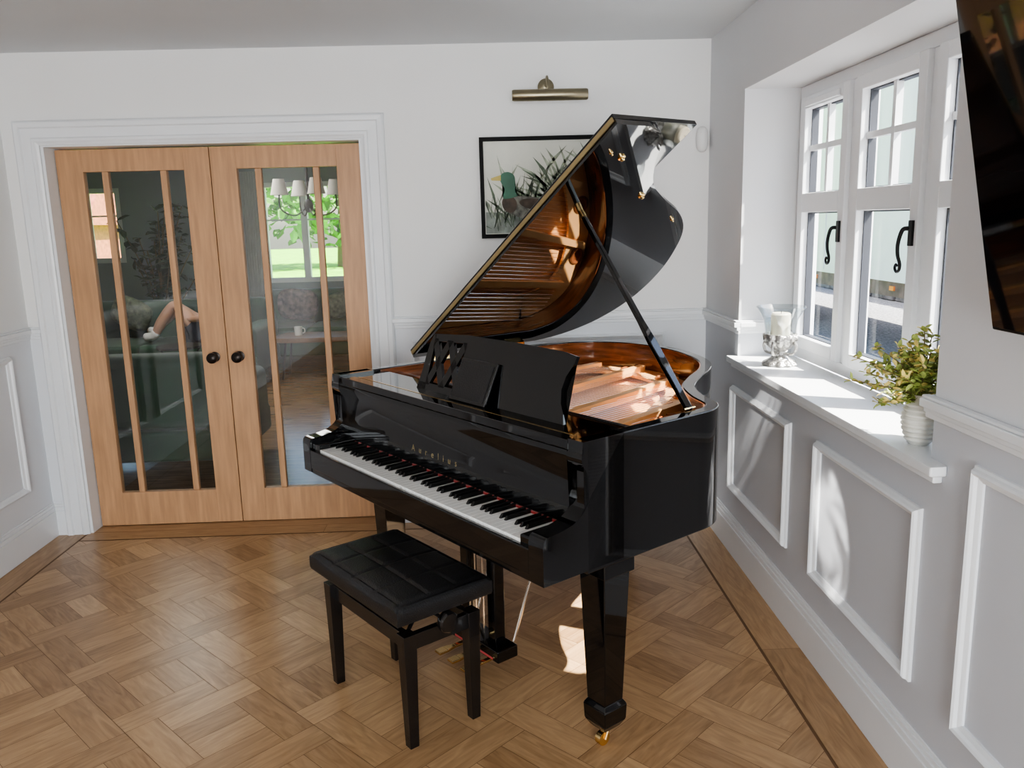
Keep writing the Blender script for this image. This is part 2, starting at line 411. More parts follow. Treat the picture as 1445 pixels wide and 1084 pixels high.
# window
win = struct(thing('window_1', None, None, (WX, WY0, 0)))
b = MB()
b.box(WX, WX+.07, WY0, WY1, WZ1-.05, WZ1); b.box(WX, WX+.07, WY0, WY1, ZS, ZS+.05)
for y0, y1 in ((WY0, WY0+.05), (2.52, 2.58), (3.07, 3.13), (WY1-.05, WY1)): b.box(WX, WX+.07, y0, y1, ZS+.05, WZ1-.05)
b.build('window_frame', 'upvc', win, bevel=.004, world=True)
b = MB()
b.prism([(XR-.045, WY0-.08), (XR-.0005, WY0-.08), (XR-.0005, WY0+.001), (WX, WY0+.001), (WX, WY1-.001), (XR-.0005, WY1-.001), (XR-.0005, WY1+.03), (XR-.045, WY1+.03)], ZS-.028, ZS)
b.build('window_sill', 'trim', win, bevel=.006, world=True)
b = MB(); b.box(XR-.025, XR, WY0-.06, WY1+.02, ZS-.05, ZS-.028); b.build('sill_moulding', 'trim', win, bevel=.004, world=True)
for (y0, y1) in ((2.05, 2.52), (2.58, 3.07), (3.13, 3.60)):
    z0, z1 = ZS+.05, WZ1-.05; s_ = .052; x0 = WX-.018; zm0, zm1 = 1.575, 1.655
    b = MB()
    for (ya, yb, za, zb_) in ((y0+s_, y1-s_, z0, z0+s_), (y0+s_, y1-s_, z1-s_, z1), (y0, y0+s_, z0, z1), (y1-s_, y1, z0, z1), (y0+s_, y1-s_, zm0, zm1)): b.box(x0, WX+.05, ya, yb, za, zb_)
    cs = b.build('casement', 'upvc', win, bevel=.004, world=True)
    b = MB()
    for za, zb_ in ((z0+s_, zm0), (zm1, z1-s_)):
        for (ya, yb, zc, zd) in ((y0+s_, y1-s_, za, za+.004), (y0+s_, y1-s_, zb_-.005, zb_), (y0+s_, y0+s_+.005, za, zb_), (y1-s_-.007, y1-s_, za, zb_)): b.box(WX+.012, WX+.040, ya, yb, zc, zd)
    g = b.build('gasket', 'gasket', win, world=True)
    b = MB(); ym = (y0+y1)/2; b.box(WX+.006, WX+.030, ym-.011, ym+.011, zm1, z1-s_); b.box(WX+.007, WX+.029, y0+s_, y1-s_, 1.828, 1.850); b.build('glazing_bar', 'upvc', win, world=True)
    b = MB(); b.f([b.v((WX+.034, p, q)) for p, q in ((y0+s_, z0+s_), (y1-s_, z0+s_), (y1-s_, z1-s_), (y0+s_, z1-s_))]); b.build('glass', 'glass', win, world=True)
    yh = y0+.026; X = x0
    b = MB(); b.box(X-.008, X, yh-.012, yh+.012, 1.46, 1.54)
    tail = [(X-.014, yh, 1.515), (X-.030, yh, 1.512), (X-.036, yh+.006, 1.49), (X-.036, yh+.016, 1.46), (X-.036, yh+.012, 1.43), (X-.036, yh-.004, 1.405), (X-.036, yh-.002, 1.385), (X-.036, yh+.014, 1.378), (X-.036, yh+.026, 1.390), (X-.036, yh+.020, 1.402), (X-.036, yh+.012, 1.396)]
    pts = catmull(tail, 4); b.tube(pts, [.0075-.004*i/len(pts) for i in range(len(pts))], 8)
    b.build('window_handle', 'iron', win, world=True, smooth=True)
b = MB(); b.box(WX-.03, WX-.018, 3.20, 3.53, WZ1-.095, WZ1-.07); b.build('trickle_vent', 'upvc', win, bevel=.004, world=True)

# ------------------------------------------------------------------ piano
TH = -.928; W = 1.452; ZT, ZB = .992, .615
piano = thing('grand_piano', 'glossy black baby grand piano with its lid propped open', 'piano', (-.748, 3.160, 0), TH)
tail = catmull([(W, .62), (W-.004, .70), (1.405, .775), (1.29, .845), (1.175, .945), (1.085, 1.09), (.99, 1.27), (.87, 1.405), (.70, 1.505), (.54, 1.562), (.38, 1.580), (.24, 1.555), (.12, 1.48), (.035, 1.35), (0, 1.20)], 6)
outer = [Vector((W, .158)), Vector((W, .40))] + tail + [Vector((0, .7)), Vector((0, .158))]
inner = offset(outer, .042); inner[0] = Vector((W-.042, .158)); inner[-1] = Vector((.042, .158))
b = MB(); b.ring(outer, inner, ZB, ZT); b.build('rim', 'black', piano, bevel=.004, seg=3)
inn2 = offset(inner, .004); inn2[0] = Vector((W-.046, .34)); inner2 = list(inner); inner2[0] = Vector((W-.042, .34)); inner2[-1] = Vector((.042, .34)); inn2[-1] = Vector((.046, .34))
b = MB(); b.ring(inner2, inn2, .84, ZT-.004); b.build('rim_lining', 'mahog', piano, smooth=True)
prof = [(0, .626), (0, .735), (.004, .752), (.016, .760), (.06, .764), (.11, .775), (.148, .800), (.166, .835), (.168, .87), (.158, .905), (.143, .93), (.140, .950), (.146, .962), (.146, ZT), (.30, ZT), (.30, .626)]
cur = [prof[0], prof[1]] + [tuple(p) for p in catmull(prof[1:13], 4)][1:] + prof[13:]
for u0 in (0, W-.06):
    b = MB(); b.prism(cur, u0, u0+.06, lambda p, h: (h, p[0], p[1])); b.build('cheek', 'black', piano, bevel=.003)
for u0, u1 in ((.06, .1125), (W-.1125, W-.06)):
    b = MB(); b.box(u0, u1, .012, .175, .70, .742); b.build('key_block', 'black', piano, bevel=.006)
b = MB(); b.box(.06, W-.06, .003, .60, .622, .695); b.build('keybed', 'black', piano, bevel=.003)
b = MB(); b.box(.06, W-.06, .0, .018, .640, .716); b.build('key_slip', 'black', piano, bevel=.004)
KW = 1.226/52; K0 = .113
me_w = me_b = None
for i in range(52):
    if me_w is None:
        b = MB(); b.box(.0005, KW-.0005, -.002, .150, .700, .724); o = b.build('white_key', 'ivory', piano, bevel=.0012); me_w = o
    else: o = me_w.copy(); COL.objects.link(o); o.parent = piano
    o.location = (K0+i*KW, .020, 0)
for i in range(51):
    if i % 7 in (1, 4): continue
    if me_b is None:
        b = MB()
        A = [b.v(p) for p in ((-.0055, 0, .722), (.0055, 0, .722), (.0055, .098, .722), (-.0055, .098, .722))]
        B = [b.v(p) for p in ((-.0042, .010, .736), (.0042, .010, .736), (.0042, .098, .736), (-.0042, .098, .736))]
        b.f(A[::-1]); b.f(B)
        for k in range(4): b.f([A[k], A[(k+1) % 4], B[(k+1) % 4], B[k]])
        o = b.build('black_key', 'ebony', piano, bevel=.0012); me_b = o
    else: o = me_b.copy(); COL.objects.link(o); o.parent = piano
    o.location = (K0+(i+1)*KW, .072, 0)
b = MB(); b.box(K0, K0+1.226, .168, .173, .722, .731); b.build('felt_strip', 'felt', piano)
b = MB(); b.prism([(.171, .733), (.176, .82), (.184, .90), (.176, .925), (.178, .945), (.195, .955), (.215, .955), (.215, .733)], .06, W-.06, lambda p, h: (h, p[0], p[1])); b.build('fallboard', 'black', piano, bevel=.003)
b = MB(); b.box(.06, W-.06, .150, .20, .957, .985); b.build('lock_rail', 'black', piano, bevel=.004)
b = MB(); b.box(.042, W-.042, .201, .36, .962, .982); b.build('desk_shelf', 'black', piano, bevel=.003)
b = MB(); b.box(.10, W-.10, .206, .211, .9815, .9835); b.build('shelf_inlay', 'brass', piano)
fc = bpy.data.curves.new('lettering', 'FONT'); fc.extrude = .01
fo = bpy.data.objects.new('lettering_tmp', fc); COL.objects.link(fo)
word = 'Aurelius'; px = .535
for chx in word:
    fc.body = chx; dg = bpy.context.evaluated_depsgraph_get(); dg.update()
    me = bpy.data.meshes.new_from_object(fo.evaluated_get(dg))
    xs = [v.co.x for v in me.vertices]; x_0, x_1 = min(xs), max(xs); sc = .033
    for v in me.vertices:
        z = .779+sc*v.co.y
        v.co = Vector((px+(v.co.x-x_0)*sc, .171+.005*(z-.733)/.087+(-.0006 if v.co.z > 0 else .001), z))
    me.materials.clear(); me.materials.append(M['hbrass'])
    lo = bpy.data.objects.new('letter', me); COL.objects.link(lo); lo.parent = piano
    px += (x_1-x_0)*sc+.0275
bpy.data.objects.remove(fo)
# music desk
dm = Matrix.Translation((0, .262, .982)) @ Matrix.Rotation(radians(-18), 4, 'X')
def deskfn(p, h): return dm @ Vector((p[0], h, p[1]))
def dpoly(name, polys, m='black', t=.012, off=0.):
    b = MB()
    for P in polys: b.prism(P, off, off+t, deskfn)
    return b.build(name, m, piano)
solid = [(.69, .0), (1.245, .0), (1.235, .03), (1.215, .06), (1.205, .10), (1.212, .14), (1.235, .18), (1.240, .205), (1.18, .213), (.95, .218), (.69, .218)]
lat = [[(.445, 0), (.69, 0), (.69, .026), (.452, .026)], [(.485, .205), (.69, .218), (.69, .188), (.505, .180)],
       [(.445, 0), (.500, 0), (.500, .205), (.485, .205), (.47, .17), (.462, .12), (.458, .06)]]
for k in range(-1, 3):
    for s_ in (1, -1):
        x = .50+.095*k+(0 if s_ > 0 else .095); w_ = .017
        P = clip([(x-w_, .02), (x+w_, .02), (x+w_+s_*.095, .19), (x-w_+s_*.095, .19)], .495, .695, .02, .19)
        if P: lat.append(P)
dk = dpoly('music_desk', [solid] + lat)
b = MB(); b.T = Matrix.Translation((0, .228, .984)) @ Matrix.Rotation(radians(-26), 4, 'X'); b.box(.70, .90, 0, .009, 0, .15); b.build('desk_leaf', 'satin', piano, bevel=.003)
b = MB(); b.T = Matrix.Translation((0, .225, .984)) @ Matrix.Rotation(radians(-26), 4, 'X'); b.box(.712, .888, 0, .003, .012, .138); b.build('leaf_panel', 'leather', piano)
def within(path, v0):
    return [Vector((path[0][0], v0))]+[p for p in path if p[1] > v0]+[Vector((path[-1][0], v0))]
sb = within(inn2, .34); b = MB(); b.prism(sb, .835, .845, None); b.build('soundboard', 'sound', piano)
po = within(offset(inner, .006), .365)
pi_full = offset(po, .13)
pi_full[0] = Vector((po[0][0]-.10, po[0][1]+.17)); pi_full[-1] = Vector((po[-1][0]+.06, po[-1][1]+.17))
b = MB(); b.ring(po, pi_full, .862, .876)
b.box(.06, W-.06, .365, .55, .862, .880)
for (p, q) in (((.30, .5), (.22, 1.42)), ((.62, .5), (.42, 1.5)), ((.90, .5), (.72, 1.38)), ((1.14, .5), (1.04, 1.1))):
    d = (Vector(q)-Vector(p)).normalized(); n = Vector((-d.y, d.x))*.016
    b.prism([Vector(p)-n, Vector(q)-n, Vector(q)+n, Vector(p)+n], .870, .904)
pl = b.build('iron_plate', 'gold', piano, bevel=.003)
for (cx, cy, r) in ((1.31, .64, .036), (1.22, .73, .032), (1.11, .88, .032), (1.02, 1.04, .032), (.93, 1.18, .032), (.81, 1.32, .034), (.62, 1.43, .035), (.36, 1.48, .035)):
    b = MB(); b.lathe([(0, .8775), (r-.008, .8775), (r-.008, .884), (r, .886), (r+.008, .882), (r+.008, .874)], (cx, cy, 0), 24)
    b.build('plate_rosette', 'copper', piano, smooth=True)
b = MB()
for i in range(64):
    t = i/63; u = .12+t*1.22
    vend = 1.2
    for a, c in zip(outer, outer[1:]):
        if (a[0]-u+.03)*(c[0]-u+.03) <= 0 and abs(a[0]-c[0]) > 1e-6: vend = a[1]+(c[1]-a[1])*((u-.03)-a[0])/(c[0]-a[0]); break
    vend -= .18
    x2 = u-.10*(vend-.5)
    b.tube([(u, .44, .893), (x2, vend, .889)], .0009 if t > .25 else .0015, 4)
so = b.build('strings', 'steel', piano); so['kind'] = 'stuff'
b = MB()
for i in range(70):
    for j in range(3):
        b.tube([(.13+i*1.19/69+.004*j, .385+.020*j, .875), (.13+i*1.19/69+.004*j, .385+.020*j, .903)], .0035, 5)
tp = b.build('tuning_pins', 'steel', piano); tp['kind'] = 'stuff'
b = MB(); b.box(.12, 1.20, .575, .60, .895, .912); b.build('damper_rail', 'ebony', piano, bevel=.003)
# lid
PH = .605; ZL = 1.012; VH = .531
LT = Matrix.Translation((0, 0, ZL)) @ Matrix.Rotation(-PH, 4, 'Y')
lo_ = [p for p in offset(outer, -.010) if p[1] > VH+.02]
lp = [Vector((W+.012, VH))] + lo_ + [Vector((-.006, VH))]
lp = [Vector((max(p[0], -.006), p[1])) for p in lp]
b = MB(); b.T = LT; b.prism(lp, 0, .018); lid = b.build('lid', 'lidblack', piano)
b = MB(); b.T = LT; b.box(-.006, W+.012, VH-.002, .912, .021, .038); b.build('lid_flap', 'black', piano, bevel=.002)
b = MB(); b.T = LT; b.box(0, W+.008, VH-.006, VH-.001, .012, .028); b.build('lid_hinge', 'hbrass', piano, bevel=.001)
def lidpt(px, py):
    d = F + R*((px-722.5)/f_) - U*((py-542)/f_)
    inv = (PM[piano.name] @ LT).inverted(); o2 = inv @ O; d2 = inv.to_3x3() @ d
    t = -o2.z/d2.z; return o2 + d2*t
for px, py, r in ((877, 222, .010), (905, 276, .010), (948, 309, .006), (862, 215, .005)):
    p = lidpt(px, py); b = MB(); b.T = LT @ Matrix.Translation((p.x, p.y, 0)) @ Matrix.Rotation(pi, 4, 'X'); b.lathe([(0, 0), (r*1.3, 0), (r*1.3, .004), (r*.7, .006), (r*.7, .012), (0, .014)], n=16); b.build('lid_bumper', 'brass', piano, smooth=True)
for vv in (.62, 1.05):
    b = MB(); b.box(-.006, .004, vv, vv+.09, ZT-.06, ZT+.02); b.build('lid_butt_hinge', 'brass', piano)
A = Vector((1.400, .640, ZT-.002)); B = Vector((1.03*cos(PH), .716, ZL+1.03*sin(PH)))
b = MB(); ax = (B-A).normalized(); sd = Vector((0, 1, 0)); sd = (sd-ax*sd.dot(ax)).normalized(); nn = ax.cross(sd)
segs = [(0, .013), (.12, .013), (.30, .017), (.42, .0105), (.9, .009), (1.0, .008)]
rg = []
for t, h_ in segs:
    P = A+(B-A)*t; rg.append([b.v(P+sd*i*h_+nn*j*.0075) for i, j in ((-1, -1), (1, -1), (1, 1), (-1, 1))])
for a_, c_ in zip(rg, rg[1:]):
    for k in range(4): b.f([a_[k], a_[(k+1) % 4], c_[(k+1) % 4], c_[k]])
b.f(rg[0][::-1]); b.f(rg[-1]); b.build('lid_prop', 'black', piano, bevel=.003)
b = MB(); b.tube([B-ax*.03, B], .011, 10); b.build('prop_cup', 'brass', piano, smooth=True)
b = MB(); b.tube([A+Vector((0, -.025, .006)), A+Vector((0, .025, .006))], .004, 8); b.build('prop_hinge', 'brass', piano, smooth=True)
def leg(u, v):
    b = MB(); b.frus(u, v, .565, ZB+.008, .062, .062); b.frus(u, v, .150, .565, .038, .052)
    b.frus(u, v, .135, .150, .047, .038); b.frus(u, v, .085, .135, .045, .047); b.frus(u, v, .06, .085, .031, .045)
    l = b.build('leg', 'black', piano, bevel=.003)
    b = MB(); b.tube([(u-.010, v-.012, .022), (u+.010, v-.012, .022)], .022, 16); b.tube([(u, v, .062), (u, v, .045)], .016, 12); b.tube([(u-.014, v, .05), (u-.014, v-.012, .022)], .004, 6); b.tube([(u+.014, v, .05), (u+.014, v-.012, .022)], .004, 6)
    b.build('castor', 'brass', l, smooth=True)
leg(1.374, .300); leg(.117, .305); leg(.48, 1.32)
ly = MB(); ly.box(.59, .88, .27, .36, .055, .10); ly.build('pedal_box', 'black', piano, bevel=.005)
ly = MB(); ly.box(.60, .87, .28, .35, .59, .625); ly.build('lyre_block', 'black', piano, bevel=.005)
for u in (.655, .815):
    b = MB(); b.box(u-.022, u+.022, .295, .34, .10, .60); b.build('lyre_post', 'black', piano, bevel=.004)
b = MB(); b.box(.62, .85, .268, .2705, .062, .070); b.build('lyre_felt', 'felt', piano)
for u in (.655, .735, .815):
    b = MB(); pts = [(u, .33, .05), (u, .24, .048), (u, .20, .042), (u, .165, .036)]
    for (p, q, w0, w1) in ((pts[0], pts[1], .007, .009), (pts[1], pts[2], .009, .018), (pts[2], pts[3], .018, .017)):
        b.prism([(p[0]-w0, p[1]), (p[0]+w0, p[1]), (q[0]+w1, q[1]), (q[0]-w1, q[1])], .040, .050)
    b.build('pedal', 'brass', piano, bevel=.002)
for u in (.62, .85):
    b = MB(); b.tube([(u, .36, .085), (u+(.01 if u > .7 else -.01), .56, .62)], .005, 8); b.build('lyre_brace', 'steel', piano, smooth=True)
for u in (.69, .735, .78):
    b = MB(); b.tube([(u, .32, .10), (u, .32, .60)], .003, 6); b.build('pedal_rod', 'steel', piano, smooth=True)

# ------------------------------------------------------------------ bench
BT = radians(-52.9)
bench = thing('piano_bench', 'black leather adjustable piano bench with a stitched square tufted seat', 'bench', (-.325, 2.525, 0), BT)
NX, NY = 80, 48; hx, hy = .286, .172
b = MB(); G = {}
zt0 = .487
for i in range(NX+1):
    for j in range(NY+1):
        x = -1+2*i/NX; y = -1+2*j/NY
        def seamf(t, n_, edge):
            if abs(t) > edge: return 0
            q = (t/edge+1)/2*n_; d = abs(q-round(q))/n_*2*edge
            return d
        dx = seamf(x, 4, .93)*hx; dy = seamf(y, 3, .88)*hy
        s1 = math.exp(-(dx/.0040)**2)*.005 if (abs(x) < .93 or abs(abs(x)-.93) < .02) else 0
        s2 = math.exp(-(dy/.0040)**2)*.005 if (abs(y) < .88 or abs(abs(y)-.88) < .03) else 0
        e = max(0, (abs(x)-.93)/.07)**2+max(0, (abs(y)-.88)/.12)**2
        z = zt0-max(s1, s2)*(1 if e < .3 else 0)-.013*min(1.3, e)+.008*(1-x*x)*(1-y*y)
        G[i, j] = b.v((x*hx, y*hy, z))
for i in range(NX):
    for j in range(NY): b.f([G[i, j], G[i+1, j], G[i+1, j+1], G[i, j+1]])
edge = [(i, 0) for i in range(NX)]+[(NX, j) for j in range(NY)]+[(i, NY) for i in range(NX, 0, -1)]+[(0, j) for j in range(NY, 0, -1)]
lw = [G[e] for e in edge]
for z, sc in ((.460, 1.004), (.434, 1.003), (.425, .99), (.421, .96)):
    nw = []
    for e in edge:
        x = -1+2*e[0]/NX; y = -1+2*e[1]/NY; nw.append(b.v((x*hx*sc, y*hy*sc, z)))
    for k in range(len(edge)): b.f([lw[k], lw[(k+1) % len(edge)], nw[(k+1) % len(edge)], nw[k]])
    lw = nw
b.f(lw)
b.build('seat', 'leather', bench, smooth=True)
b = MB(); b.box(-.24, .24, -.13, .13, .411, .421); b.build('seat_board', 'satin', bench)
b = MB()
b.box(-.235, .235, -.122, -.100, .318, .368); b.box(-.235, .235, .100, .122, .318, .368); b.box(-.252, -.230, -.100, .100, .318, .368); b.box(.230, .252, -.100, .100, .318, .368)
b.build('apron', 'satin', bench, bevel=.002)
for sx in (-1, 1):
    for sy in (-1, 1):
        b = MB(); b.frus(sx*.240, sy*.117, 0, .374, .0155, .0225); b.build('leg', 'satin', bench, bevel=.002)
for sx in (-1, 1):
    b = MB(); b.tube([(sx*.06, -.09, .34), (sx*.19, .09, .405)], .007, 6); b.tube([(sx*.19, -.09, .34), (sx*.06, .09, .405)], .007, 6); b.build('lift_arm', 'iron', bench)
b = MB(); b.tube([(-.2, 0, .390), (.28, 0, .390)], .006, 8); b.build('lift_screw', 'iron', bench)
for sx in (-1, 1):
    b = MB(); b.T = Matrix.Translation((sx*.262, 0, .390)) @ Matrix.Rotation(sx*pi/2, 4, 'Y'); b.lathe([(0, 0), (.014, 0), (.014, .010), (.030, .012), (.033, .018), (.033, .034), (.028, .040), (0, .042)], n=36, amp=.03, lobes=9); b.build('height_knob', 'satin', bench, smooth=True)

# ------------------------------------------------------------------ wall objects
pic = thing('framed_picture', 'black framed duck picture hanging behind the piano lid', 'picture', (-.02, D, 1.49))
pw_, ph_ = .68, .49
b = MB()
for (x0, x1, z0, z1) in ((0, pw_, 0, .02), (0, pw_, ph_-.02, ph_), (0, .02, .02, ph_-.02), (pw_-.02, pw_, .02, ph_-.02)): b.box(x0, x1, -.022, 0, z0, z1)
b.build('frame', 'frame', pic)
b = MB(); b.box(.02, pw_-.02, -.010, -.001, .02, ph_-.02); b.build('print', 'paper', pic)
def flat(name, polys, m, par, y=-.0115):
    b = MB()
    for P in polys:
        P = clip([tuple(q) for q in P], .024, pw_-.024, .024, ph_-.024)
        if P: b.prism(P, y, y+.0004, lambda p, h: (p[0], h, p[1]))
    return b.build(name, m, par)
flat('painted_water', [[(.02, .02), (.66, .02), (.66, .12), (.42, .15), (.30, .11), (.02, .13)]], 'water', pic, -.0106)
def blob(cx, cz, rx, rz, a=0, n=20): return [(cx+rx*cos(t)*cos(a)-rz*sin(t)*sin(a), cz+rx*cos(t)*sin(a)+rz*sin(t)*cos(a)) for t in [2*pi*k/n for k in range(n)]]
random.seed(3)
def reeds(n, xr, zr, lr, sd, w_=.0035):
    rd = []
    for k in range(n):
        x = random.uniform(*xr); z = random.uniform(*zr); L_ = random.uniform(*lr); a = random.gauss(0, sd)
        rd.append([(x, z), (x+w_, z), (x+sin(a)*L_*.5+w_*.6, z+cos(a)*L_*.6), (x+sin(a)*L_*1.1, z+cos(a)*L_*.95)])
    return rd
flat('painted_reeds', reeds(60, (.30, .64), (.12, .30), (.10, .22), .6, .006)+reeds(40, (.05, .4), (.06, .2), (.08, .28), .35), 'reedl', pic, -.0110)
flat('painted_bank', [[(.30, .10), (.46, .08), (.66, .12), (.66, .26), (.56, .32), (.46, .27), (.38, .20)]], 'water', pic, -.0112)
flat('painted_leaves', reeds(80, (.30, .64), (.10, .26), (.08, .22), .8, .005)+reeds(34, (.04, .30), (.03, .12), (.08, .26), .4), 'reed', pic, -.0116)
cx, cz, s_, a = .235, .155, 1.08, .15
flat('painted_duck_tail', [[(cx+.08*s_, cz+.02), (cx+.17*s_, cz+.03), (cx+.09*s_, cz-.04*s_)]], 'frame', pic, -.0120)
flat('painted_duck_body', [blob(cx+.01, cz-.01, .125*s_, .052*s_, -a)], 'dgrey', pic, -.0123)
flat('painted_duck_wing', [blob(cx+.04*s_, cz+.006*s_, .080*s_, .026*s_, -a)], 'dbrown', pic, -.0126)
flat('painted_duck_breast', [blob(cx-.085*s_, cz+.010*s_, .034*s_, .040*s_, .4)], 'dbrown', pic, -.0129)
flat('painted_duck_neck', [catmull([(cx-.112*s_, cz+.035*s_), (cx-.106*s_, cz+.075*s_), (cx-.120*s_, cz+.105*s_), (cx-.128*s_, cz+.128*s_), (cx-.112*s_, cz+.150*s_), (cx-.085*s_, cz+.154*s_), (cx-.062*s_, cz+.140*s_), (cx-.056*s_, cz+.110*s_), (cx-.058*s_, cz+.070*s_), (cx-.050*s_, cz+.045*s_)], 4, True)], 'dgreen', pic, -.0132)
flat('painted_duck_bill', [[(cx-.122*s_, cz+.142*s_), (cx-.168*s_, cz+.128*s_), (cx-.165*s_, cz+.118*s_), (cx-.122*s_, cz+.116*s_)]], 'dyel', pic, -.0135)
lamp = thing('picture_light', 'antique brass picture light mounted above the duck picture', 'lamp', (.325, D, 2.20))
b = MB(); b.T = Matrix.Translation((-.01, 0, .01)) @ Matrix.Rotation(pi/2, 4, 'X'); b.lathe([(0, 0), (.040, 0), (.040, .008), (.030, .016), (.012, .020), (0, .022)], n=28); b.build('wall_plate', 'abrass', lamp, smooth=True)
b = MB(); b.tube(catmull([(-.01, -.018, .01), (-.01, -.05, .03), (-.01, -.09, .045), (-.01, -.125, .02), (-.01, -.13, -.03)], 6), .006, 10); b.build('arm', 'abrass', lamp, smooth=True)
b = MB(); b.tube([(-.18, -.135, -.045), (-.172, -.135, -.045), (.172, -.135, -.045), (.18, -.135, -.045)], [.024, .027, .027, .024], 20); b.build('lamp_shade', 'abrass', lamp, smooth=True)
b = MB(); b.ell((1.085, D-.022, 1.945), (.030, .024, .062), 20, 12, .8); sn = b.build('motion_sensor', 'plastic', smooth=True, loc=(1.085, D, 1.945)); tag(sn, 'small white oval alarm sensor on the wall beside the corner', 'sensor')

tv = thing('television', 'black wall mounted flat television tilted forward at the right edge', 'television', (1.05, 1.67, 1.321))
tilt = Matrix.Rotation(-math.atan2(.13, .645), 4, 'Y')
b = MB(); b.T = tilt; b.box(0, .035, -1.25, 0, 0, .715); b.build('housing', 'tvb', tv, bevel=.003)
b = MB(); b.T = tilt; b.box(-.002, .001, -1.243, -.006, .008, .709); b.build('screen', 'tv', tv)
b = MB(); b.box(-.02, .0765, -.80, -.45, .25, .45); b.build('wall_bracket', 'iron', tv)

# sill objects
hur = thing('candle_holder', 'ornate silver pedestal with flared glass bowl and cream candle on the sill', 'candle holder', (1.225, 3.39, ZS))
b = MB(); b.lathe([(0, 0), (.064, 0), (.070, .006), (.064, .016), (.050, .024), (.034, .034), (.020, .044), (.018, .056), (.030, .066), (.046, .078), (.060, .092), (.068, .110), (.070, .128), (.066, .134), (.050, .120), (0, .110)], n=64, amp=.07, lobes=10); b.build('pedestal', 'silver', hur, smooth=True)
for k in range(4):
    a = pi/4+k*pi/2; b = MB(); b.tube(catmull([(cos(a)*.022, sin(a)*.022, .050), (cos(a)*.058, sin(a)*.058, .052), (cos(a)*.072, sin(a)*.072, .078), (cos(a)*.064, sin(a)*.064, .104)], 5), .006, 6); b.build('scroll', 'silver', hur, smooth=True)
b = MB(); b.lathe([(.060, .124), (.064, .160), (.071, .195), (.088, .228), (.103, .248), (.100, .249), (.085, .229), (.068, .196), (.061, .161), (.057, .126)], n=48, amp=.02, lobes=8); b.build('glass_bowl', 'hglass', hur, smooth=True)
b = MB(); b.lathe([(0, .118), (.040, .118), (.040, .215), (.034, .222), (0, .217)], n=28); cn = b.build('candle', 'wax', hur, smooth=True)
b = MB(); b.tube([(0, 0, .216), (.001, 0, .230)], .0015, 6); b.build('wick', 'iron', cn)
pot = thing('potted_plant', 'leafy green sprigs in a small ribbed white vase on the sill', 'plant', (1.165, 2.135, ZS))
prf = [(0, 0), (.024, 0), (.028, .004)]
for k in range(8):
    z = .010+k*.0135; r = .030+.015*sin(pi*min(1, (z)/.12)); prf += [(r, z), (r+.0045, z+.004), (r+.0045, z+.008), (r, z+.0115)]
prf += [(.028, .122), (.024, .130), (.028, .138), (.025, .138), (.020, .128), (0, .120)]
b = MB(); b.lathe(prf, n=32); b.build('vase', 'ceram', pot, smooth=True)
random.seed(11); bs = MB(); bl = MB(); by = MB()
def leafq(b, p, d, L, w):
    d = d.normalized(); a = d.cross(Vector((random.gauss(0, .4), random.gauss(0, .4), 1))).normalized(); n = a.cross(d)
    P = [p, p+d*L*.35+a*w, p+d*L*.75+a*w*.7, p+d*L-n*L*.12, p+d*L*.75-a*w*.7, p+d*L*.35-a*w]
    mid = [p+d*L*.35-n*w*.3, p+d*L*.75-n*w*.4]
    V = [b.v(q) for q in P]; Mv = [b.v(q) for q in mid]
    for q in ((V[0], V[1], Mv[0]), (V[1], V[2], Mv[1], Mv[0]), (V[2], V[3], Mv[1]), (V[0], Mv[0], V[5]), (Mv[0], Mv[1], V[4], V[5]), (Mv[1], V[3], V[4])): b.f(list(q))
for k in range(56):
    a = random.uniform(0, 2*pi); sp = random.uniform(.02, .16); hh = random.uniform(.17, .33)-.55*sp
    ex_, ey_ = cos(a)*sp-.02, sin(a)*sp+.02
    if ey_ < -.10: ey_ = -.10
    pts = catmull([(0, 0, .12), (ex_*.35, ey_*.35, .12+(hh-.12)*.6), (ex_, ey_, hh)], 5)
    bs.tube(pts, .0016, 4)
    for i, p in enumerate(pts[3:]):
        for q in range(4):
            d = Vector((random.gauss(0, 1), random.gauss(0, 1), random.gauss(.3, .6)))
            leafq(by if (random.random() < .4 and i > 3) else bl, Vector(p), d, random.uniform(.016, .030), random.uniform(.005, .008))
bs.build('stems', 'stem', pot); bl.build('leaves', 'leaf', pot); by.build('young_leaves', 'leafy', pot)

# ------------------------------------------------------------------ lounge behind the glass doors
FX0, FX1, FY = -6.2, 1.0, 10.4
b = MB(); b.box(FX0, FX1, D+.15, FY+.1, -.06, -.004); lf = struct(b.build('floor_lounge', mat('lounge_floor', (.26, .16, .09), .2, var=.35, scale=5, stretch=(1, 6, 1))))
b = MB(); b.box(FX0-.1, FX1+.1, D+.15, FY+.1, ZC, ZC+.15); struct(b.build('ceiling_lounge', 'ceil'))
fw = [(-5.3, -4.45, 1.2, 2.1), (-2.75, -1.72, .90, 2.12)]
b = MB(); x = FX0
for x0, x1, z0, z1 in fw:
    b.box(x, x0, FY, FY+.2, 0, ZC); b.box(x0, x1, FY, FY+.2, 0, z0); b.box(x0, x1, FY, FY+.2, z1, ZC); x = x1
b.box(x, FX1, FY, FY+.2, 0, ZC); struct(b.build('wall_lounge_far', 'fwall'))
b = MB(); b.box(FX0-.1, FX0, D, FY+.2, 0, ZC); struct(b.build('wall_lounge_left', 'fwall'))
b = MB(); b.box(FX1, FX1+.1, D+.15, FY+.2, 0, ZC); struct(b.build('wall_lounge_right', 'fwall'))
b = MB(); b.box(FX0, XL-.2, D+.05, D+.15, 0, ZC); struct(b.build('wall_lounge_near', 'fwall'))
